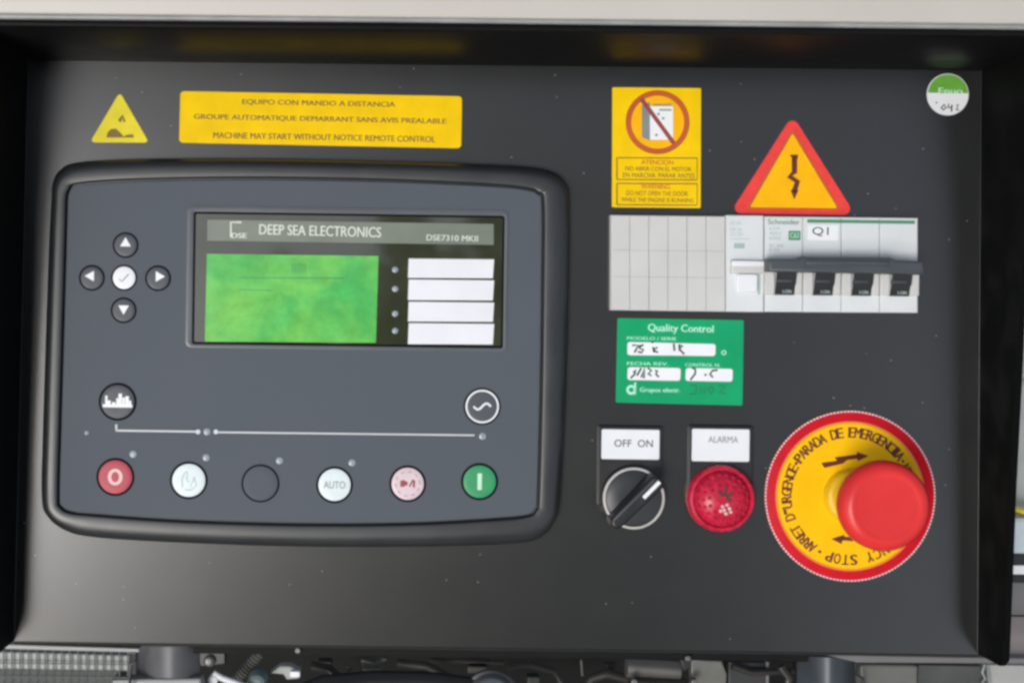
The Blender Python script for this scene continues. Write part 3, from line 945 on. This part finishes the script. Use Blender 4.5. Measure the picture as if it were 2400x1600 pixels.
flat('lettering', arctext("ARRET D'URGENCE", -123, -208, 149, 24, 4.1), BROWN, t)
flat('lettering', arctext('•', -208, -213, 148, 21, 4.1), BROWN, t)
ar = sheet(quad([(1925, 1084), (1962, 1079), (1956, 1071), (2010, 1064), (2010, 1074), (1985, 1078), (1975, 1086), (1932, 1096)], 4), 4.2)
sheet(quad([(2008, 1058), (2036, 1068), (2010, 1080)], 4), 4.2, ar)
flat('twist_arrow', ar, BROWN, t)
ar = sheet(quad([(1948, 1262), (1980, 1252), (1972, 1274)], 4), 4.2)
pr([(1974, 1261), (2000, 1263)], 9, 4.2, ar)
flat('twist_arrow', ar, BROWN, t)

t = thing('emergency_button', 'big red mushroom emergency stop button on the yellow plate', 'emergency button', (cx, 4, cz))
part('collar', lathe(cx, cz, [(64, 3.7), (63, 20), (58, 28), (50, 30)], 64), YELPL, t)
cx += 17
part('stem', lathe(cx, cz, [(52, 28), (50, 120), (60, 140)], 48, cap=False), MUSHD, t)
Rm = 107.0 * kk(205)
part('cap', lathe(cx, cz, [(58, 138), (Rm - 14, 142), (Rm - 3, 150), (Rm, 160), (Rm, 176), (Rm - 2, 186), (Rm - 8, 195), (Rm - 17, 201), (Rm - 26, 203), (Rm - 30, 202), (Rm - 36, 201.5), (Rm - 70, 204), (12, 205)], 96), MUSH, t, smooth=50)

# ================================================================== WHAT LIES BEHIND: below and to the right
def behind(name, label, cat, px, py, h):
    c = at(px, py, h)
    return thing(name, label, cat, (c[0], h, c[1]))

# rails under the sheet
t = behind('frame_rail', 'pale grey frame rail under the left end of the panel', 'rail', 160, 1522, -20)
part('rail', prism(quad([(-60, 1507), (326, 1519), (326, 1528), (-60, 1518)], -16), -60, -16, 3), GREYSHEET, t)
t = behind('frame_rail', 'mid grey frame rail under the right end of the panel', 'rail', 2200, 1545, -20)
part('rail', prism(quad([(1935, 1534), (2460, 1542), (2460, 1555), (2010, 1552)], -16), -60, -16, 3), MIDGREY, t)
t = behind('cross_member', 'black cross member just below the lower edge of the panel', 'beam', 1180, 1540, -70)
part('beam', prism(quad([(452, 1500), (1900, 1520), (1895, 1551), (452, 1531)], -70), -120, -70, 4), DARKBAY, t)
for x, y in ((698, 1523), (1612, 1541)):
    c = at(x, y, -64)
    part('bolt', prism(circle(*c, 7, 6), -72, -58, 1.5), STEEL, t)

# louvred grille bottom left
WIRE = mat('grey_wire', (0.115, 0.125, 0.12), 0.55, vary=0.15)
t = behind('radiator_grille', 'grey wire grille at the bottom left below the panel', 'grille', 150, 1620, -90)
part('upper_bar', prism(quad([(-60, 1524), (305, 1534), (303, 1572), (-60, 1566)], -110), -130, -110, 4), GALV, t)
part('core', prism(quad([(-60, 1560), (303, 1566), (303, 1680), (-60, 1680)], -135), -150, -135, 2), mat('dark_green_grey_core', (0.045, 0.055, 0.052), 0.5, vary=0.3), t)
for k in range(18):
    x = -30 + k * 19.4
    part('wire', tube([(*at(x, 1522, -100)[:1], -100, at(x, 1522, -100)[1]), (*at(x, 1690, -100)[:1], -100, at(x, 1690, -100)[1])], 1.9, 6), WIRE, t)
for y in (1552, 1583, 1600, 1622):
    a, b = at(-60, y, -96), at(303, y + 4, -96)
    part('wire', tube([(a[0], -96, a[1]), (b[0], -96, b[1])], 1.7, 6), WIRE, t)
part('clip', tube([(at(x, y, -70)[0], -70, at(x, y, -70)[1]) for x, y in ((300, 1528), (319, 1530), (320, 1548), (306, 1556), (304, 1610))], 4, 8), BLACKP, t)

t = behind('curved_bracket', 'shiny curved metal bracket right of the grille', 'bracket', 395, 1640, -120)
bb = BM()
rows = []
for k in range(9):
    u = k / 8
    x = 318 + 150 * u
    h = -150 + 70 * math.sin(u * math.pi * 0.9)
    rows.append([bb.verts.new(P(*at(x, y, h), h)) for y in (1515, 1588)])
for a, b in zip(rows, rows[1:]):
    bb.faces.new((a[0], b[0], b[1], a[1]))
part('web', bb, mat('dull_zinc', (0.12, 0.12, 0.13), 0.55, metal=0.35, vary=0.15), t)
part('flange', prism(quad([(262, 1592), (470, 1588), (480, 1640), (262, 1660)], -90), -140, -90, 6), GALV, t)

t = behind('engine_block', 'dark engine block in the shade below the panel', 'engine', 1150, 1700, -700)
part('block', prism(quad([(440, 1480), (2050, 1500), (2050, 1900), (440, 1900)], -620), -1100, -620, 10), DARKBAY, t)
PIPE = mat('oily_pipe', (0.045, 0.042, 0.038), 0.35, metal=0.4, vary=0.3)
PIPEL = mat('worn_pipe', (0.06, 0.057, 0.052), 0.4, metal=0.4, vary=0.3)
def run(pts, h):
    return [(at(x, y, h)[0], h, at(x, y, h)[1]) for x, y in pts]
for pts, h, r, m_ in (([(730, 1560), (770, 1566), (800, 1592), (806, 1640)], -430, 13, PIPE),
                      ([(930, 1552), (1000, 1560), (1060, 1590), (1080, 1640)], -460, 11, PIPE),
                      ([(1190, 1560), (1240, 1556), (1300, 1572), (1340, 1640)], -420, 9, PIPEL),
                      ([(1362, 1545), (1365, 1582)], -380, 4, PIPEL),
                      ([(1360, 1620), (1386, 1590), (1420, 1578), (1470, 1590)], -400, 12, PIPE),
                      ([(1716, 1560), (1760, 1576), (1860, 1572)], -300, 8, PIPE),
                      ([(1830, 1560), (1850, 1590), (1840, 1640)], -280, 10, PIPEL),
                      ([(1010, 1546), (1180, 1552)], -520, 7, PIPE)):
    part('pipe', tube(run(pts, h), r, 12), m_, t)
for x, y, w, d, h in ((744, 1548, 34, 20, -480), (1096, 1560, 46, 18, -500), (1236, 1584, 30, 20, -450), (1420, 1556, 26, 14, -430), (1868, 1556, 24, 22, -300)):
    part('clamp', prism(roundpoly(prect(x, y, x + w, y + d, h), 5), h - 40, h, 4), PIPEL, t)
t = behind('black_bracket', 'black angle bracket with a round bolt under the panel', 'bracket', 480, 1560, -110)
part('plate', prism(quad([(452, 1518), (528, 1522), (528, 1556), (470, 1562)], -130), -160, -130, 3), BLACKP, t)
c = at(491, 1548, -125)
part('bolt', lathe(*c, [(14, -132), (14, -122), (9, -116), (4, -115)], 16), STEEL, t)
t = behind('white_clip', 'bright white lever clip at the bottom edge near the hose', 'clip', 500, 1600, -150)
part('lever', tube([(at(x, y, -150)[0], -150, at(x, y, -150)[1]) for x, y in ((500, 1576), (520, 1588), (560, 1603), (600, 1618))], 8, 10), WHITEP, t)
c = at(500, 1592, -150)
part('foot', prism(circle(*c, 12, 16), -170, -140, 4), WHITEP, t)
t = behind('corrugated_hose', 'corrugated grey hose rising to the panel edge', 'hose', 560, 1600, -220)
a, b = at(535, 1618, -230), at(610, 1528, -230)
part('hose', tube([(a[0] + (b[0] - a[0]) * k / 30, -230, a[1] + (b[1] - a[1]) * k / 30) for k in range(31)], 15, 12, wave=0.13), mat('olive_grey_hose', (0.10, 0.10, 0.09), 0.45), t)
t = behind('teal_fitting', 'teal grey rounded hose fitting at the bottom edge', 'fitting', 600, 1600, -170)
c = at(602, 1600, -170)
part('body', lathe(*c, [(26, -220), (25, -180), (19, -168), (10, -164)], 24), TEALHOSE, t)
part('nut', prism(circle(*at(596, 1622, -170), 30, 6), -230, -190, 4), TEALHOSE, t)
t = behind('pale_connector', 'pale crumpled plastic connector under the panel', 'connector', 670, 1590, -200)
part('shell', prism(quad([(634, 1577), (656, 1560), (680, 1560), (704, 1572), (700, 1590), (672, 1592), (664, 1580)], -200), -240, -200, 5), mat('pale_grey_nylon', (0.34, 0.36, 0.33), 0.45, vary=0.15), t)
part('latch', prism(prect(680, 1572, 703, 1586, -190), -205, -188, 3), WHITEP, t)
t = behind('coolant_hose', 'thick black rubber hose along the bottom edge', 'hose', 900, 1620, -260)
part('hose', tube([(at(x, y, -260)[0], -260, at(x, y, -260)[1]) for x, y in ((690, 1640), (760, 1612), (880, 1602), (1000, 1604), (1130, 1620), (1300, 1650))], 34, 16), RUBBER, t)
t = behind('metal_bracket', 'small bent metal bracket glinting above the black hose', 'bracket', 860, 1570, -330)
part('tab', prism(quad([(812, 1560), (826, 1562), (822, 1574), (810, 1572)], -320), -335, -320, 3), STEEL, t)
part('arm', prism(quad([(846, 1545), (880, 1552), (900, 1540), (912, 1546), (890, 1570), (850, 1571)], -340), -360, -340, 4), mat('dull_bracket_metal', (0.20, 0.20, 0.18), 0.4, metal=0.5), t)
c = at(902, 1546, -335)
part('bolt', prism(circle(*c, 8, 6), -345, -330, 2), STEEL, t)
t = behind('filler_cap', 'domed silver cap peeping up at the bottom edge', 'cap', 1155, 1620, -200)
c = at(1155, 1650, -200)
part('dome', lathe(*c, [(66, -260), (64, -215), (52, -196), (30, -186), (8, -183)], 40), mat('brushed_cap', (0.25, 0.28, 0.29), 0.35, metal=0.6, vary=0.2), t)
part('skirt', lathe(*c, [(72, -270), (72, -250), (67, -248)], 40), STEEL, t)
t = behind('steel_pulley', 'polished steel pulley below the panel edge', 'pulley', 1540, 1590, -240)
a, b = at(1468, 1562, -300), at(1592, 1570, -300)
part('drum', tube([(a[0], -300, a[1]), (a[0] + 30, -300, a[1] - 1), (b[0] - 14, -300, b[1] + 1), (b[0], -300, b[1])], 26, 24), STEEL, t)
a2, b2 = at(1486, 1600, -285), at(1604, 1604, -285)
part('groove', tube([(a2[0], -285, a2[1]), (b2[0], -285, b2[1])], 16, 20), mat('dark_pulley_groove', (0.05, 0.05, 0.05), 0.4, metal=0.6), t)
for x in (1487, 1628):
    c = at(x, 1598, -235)
    part('bolt', prism(circle(*c, 9, 6), -260, -232, 2), STEEL, t)
t = behind('steel_plate', 'dull olive steel plate right of the pulley', 'plate', 1660, 1600, -280)
part('plate', prism(quad([(1620, 1545), (1692, 1548), (1704, 1580), (1700, 1640), (1620, 1640)], -280), -310, -280, 4), mat('dull_olive_steel', (0.165, 0.165, 0.145), 0.4, metal=0.3, vary=0.15), t)
part('hanger', prism(quad([(1594, 1540), (1622, 1542), (1618, 1566), (1602, 1572)], -120), -150, -120, 3), BLACKP, t)
t = behind('dark_housing', 'flat dark housing between the plate and the blue grey casting', 'housing', 1760, 1600, -300)
part('case', prism(quad([(1706, 1550), (1800, 1552), (1800, 1660), (1706, 1660)], -320), -420, -320, 6), mat('dark_grey_casing', (0.030, 0.032, 0.032), 0.45), t)
part('rib', prism(quad([(1796, 1550), (1803, 1550), (1803, 1660), (1796, 1660)], -314), -330, -314, 2), MIDGREY, t)
t = behind('blue_grey_casting', 'blue grey rounded casting under the right of the panel', 'casting', 1950, 1610, -160)
bb = BM()
rows = []
for k in range(10):
    u = k / 9
    x = 1868 + 140 * u
    h = -240 + 95 * math.sin((u * 0.75 + 0.05) * math.pi)
    rows.append([bb.verts.new(P(*at(x, y, h), h)) for y in (1536 + 8 * u, 1600, 1650)])
for a, b in zip(rows, rows[1:]):
    for i in range(2):
        bb.faces.new((a[i], b[i], b[i + 1], a[i + 1]))
part('shell', bb, BLUEGREY, t)
part('clip', tube([(at(x, y, -100)[0], -100, at(x, y, -100)[1]) for x, y in ((2012, 1554), (2008, 1580), (2022, 1588), (2026, 1640))], 4.5, 8), BLACKP, t)
t = behind('grey_box', 'grey box corner at the bottom right under the rail', 'box', 2090, 1610, -140)
part('face', prism(roundpoly(quad([(2016, 1556), (2152, 1558), (2150, 1680), (2024, 1680)], -140), 8), -200, -140, 6), mat('warm_grey_box', (0.13, 0.13, 0.12), 0.5, vary=0.12), t)
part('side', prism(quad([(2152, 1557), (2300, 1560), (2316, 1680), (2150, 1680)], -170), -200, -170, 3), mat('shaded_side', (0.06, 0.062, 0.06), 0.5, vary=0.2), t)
c0 = at(2306, 1565, -150)
part('wire', tube([(at(x, y, -150)[0], -150, at(x, y, -150)[1]) for x, y in ((2307, 1556), (2303, 1575), (2309, 1590), (2296, 1606))], 3.2, 8), GALV, t)
t = behind('pale_plate', 'pale grey plate in the lower right corner', 'plate', 2360, 1600, -150)
part('plate', prism(quad([(2316, 1557), (2500, 1560), (2500, 1680), (2330, 1680)], -160), -180, -160, 3), GREYSHEET, t)
part('rim', prism(quad([(2312, 1556), (2320, 1556), (2334, 1680), (2326, 1680)], -154), -164, -154, 2), GALV, t)

# right of the cheek
t = behind('inner_wall', 'light grey canopy wall beyond the right cheek', 'wall panel', 2420, 1180, -260)
part('upper_sheet', prism(quad([(2250, -60), (2560, -60), (2560, 700), (2250, 700)], -280), -300, -280, 2), MIDGREY, t)
part('lower_sheet', prism(quad([(2250, 640), (2560, 640), (2560, 1195), (2250, 1195)], -260), -279, -260, 2), mat('light_grey_sheet', (0.42, 0.42, 0.41), 0.5, vary=0.08), t)
part('step', prism(quad([(2250, 890), (2560, 890), (2560, 902), (2250, 902)], -250), -262, -250, 2), GREYSHEET, t)
t = behind('yellow_cable', 'yellow cable bend beyond the right cheek', 'cable', 2390, 1205, -200)
part('sheath', tube([(at(x, y, -200)[0], -200, at(x, y, -200)[1]) for x, y in ((2300, 1180), (2345, 1186), (2375, 1194), (2400, 1201), (2440, 1199), (2480, 1190))], 11, 12), YELLOWC, t)
part('stripe', tube([(at(x, y, -192)[0], -190, at(x, y, -192)[1]) for x, y in ((2345, 1190), (2375, 1200), (2400, 1208), (2440, 1206))], 4, 8), OCHRE, t)
t = behind('pale_tank', 'pale blue white plastic tank below the yellow cable', 'tank', 2400, 1300, -230)
part('body', prism(roundpoly(prect(2280, 1212, 2520, 1300, -220), 12), -300, -220, 10), PALEBLUE, t)
part('seam', prism(prect(2280, 1298, 2520, 1324, -216), -260, -216, 3), BLACKP, t)
part('foot', prism(prect(2280, 1324, 2520, 1346, -214), -260, -214, 4), WHITEP, t)
part('strap', prism(prect(2280, 1346, 2520, 1364, -216), -260, -216, 3), BLACKP, t)
t = behind('lower_cover', 'two grey cover strips low beyond the right cheek', 'cover', 2400, 1540, -220)
part('upper_strip', prism(prect(2280, 1364, 2520, 1441, -224), -260, -224, 3), MIDGREY, t)
part('lower_strip', prism(prect(2280, 1444, 2520, 1560, -222), -260, -222, 3), MAUVE, t)

# behind everything: dark engine bay
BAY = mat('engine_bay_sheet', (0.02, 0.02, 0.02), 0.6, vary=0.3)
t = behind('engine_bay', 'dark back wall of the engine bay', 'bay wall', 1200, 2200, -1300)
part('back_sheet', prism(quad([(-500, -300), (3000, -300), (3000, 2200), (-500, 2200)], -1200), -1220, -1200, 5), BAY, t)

# ================================================================== foliage mirrored in the display
LEAF = mat('sunlit_leaves', (0.036, 0.050, 0.011), 0.5, vary=0.8, scale=9)
ln_ = LEAF.node_tree
tr_ = ln_.nodes.new('ShaderNodeBsdfTranslucent')
tr_.inputs['Color'].default_value = (0.13, 0.16, 0.03, 1)
ms_ = ln_.nodes.new('ShaderNodeMixShader')
ms_.inputs[0].default_value = 0.28
ln_.links.new(ln_.nodes['Principled BSDF'].outputs[0], ms_.inputs[1])
ln_.links.new(tr_.outputs[0], ms_.inputs[2])
ln_.links.new(ms_.outputs[0], ln_.nodes['Material Output'].inputs[0])
def foliage():
    verts, faces = [], []
    nrm = (TM.to_3x3() @ Vector((0, -1, 0)))
    for k in range(20000):
        az = R(random.uniform(-9, 16))
        el = R(random.uniform(-11, 47)) * (1 + 0.06 * math.sin(az * 23) + 0.05 * math.sin(az * 57 + 1))
        d = random.uniform(4.6, 6.2)
        # clumps
        if math.sin(az * 62 + 2) * math.sin(el * 51) + 0.4 * math.sin(az * 130 + el * 90) < -0.85:
            continue
        c = Vector((math.sin(az) * d, -math.cos(az) * d, 1.05 + math.tan(el) * d * 0.92))
        s = random.uniform(0.05, 0.13)
        a = Vector((random.gauss(0, 1), random.gauss(0, 1), random.gauss(0, 1))).normalized()
        b = a.orthogonal().normalized()
        i = len(verts)
        verts += [tuple(c + a * s), tuple(c + b * s * 0.5), tuple(c - a * s), tuple(c - b * s * 0.5)]
        faces.append((i, i + 1, i + 2, i + 3))
    return verts, faces
v_, f_ = foliage()
world_mesh('foliage', v_, f_, LEAF, 'stuff')
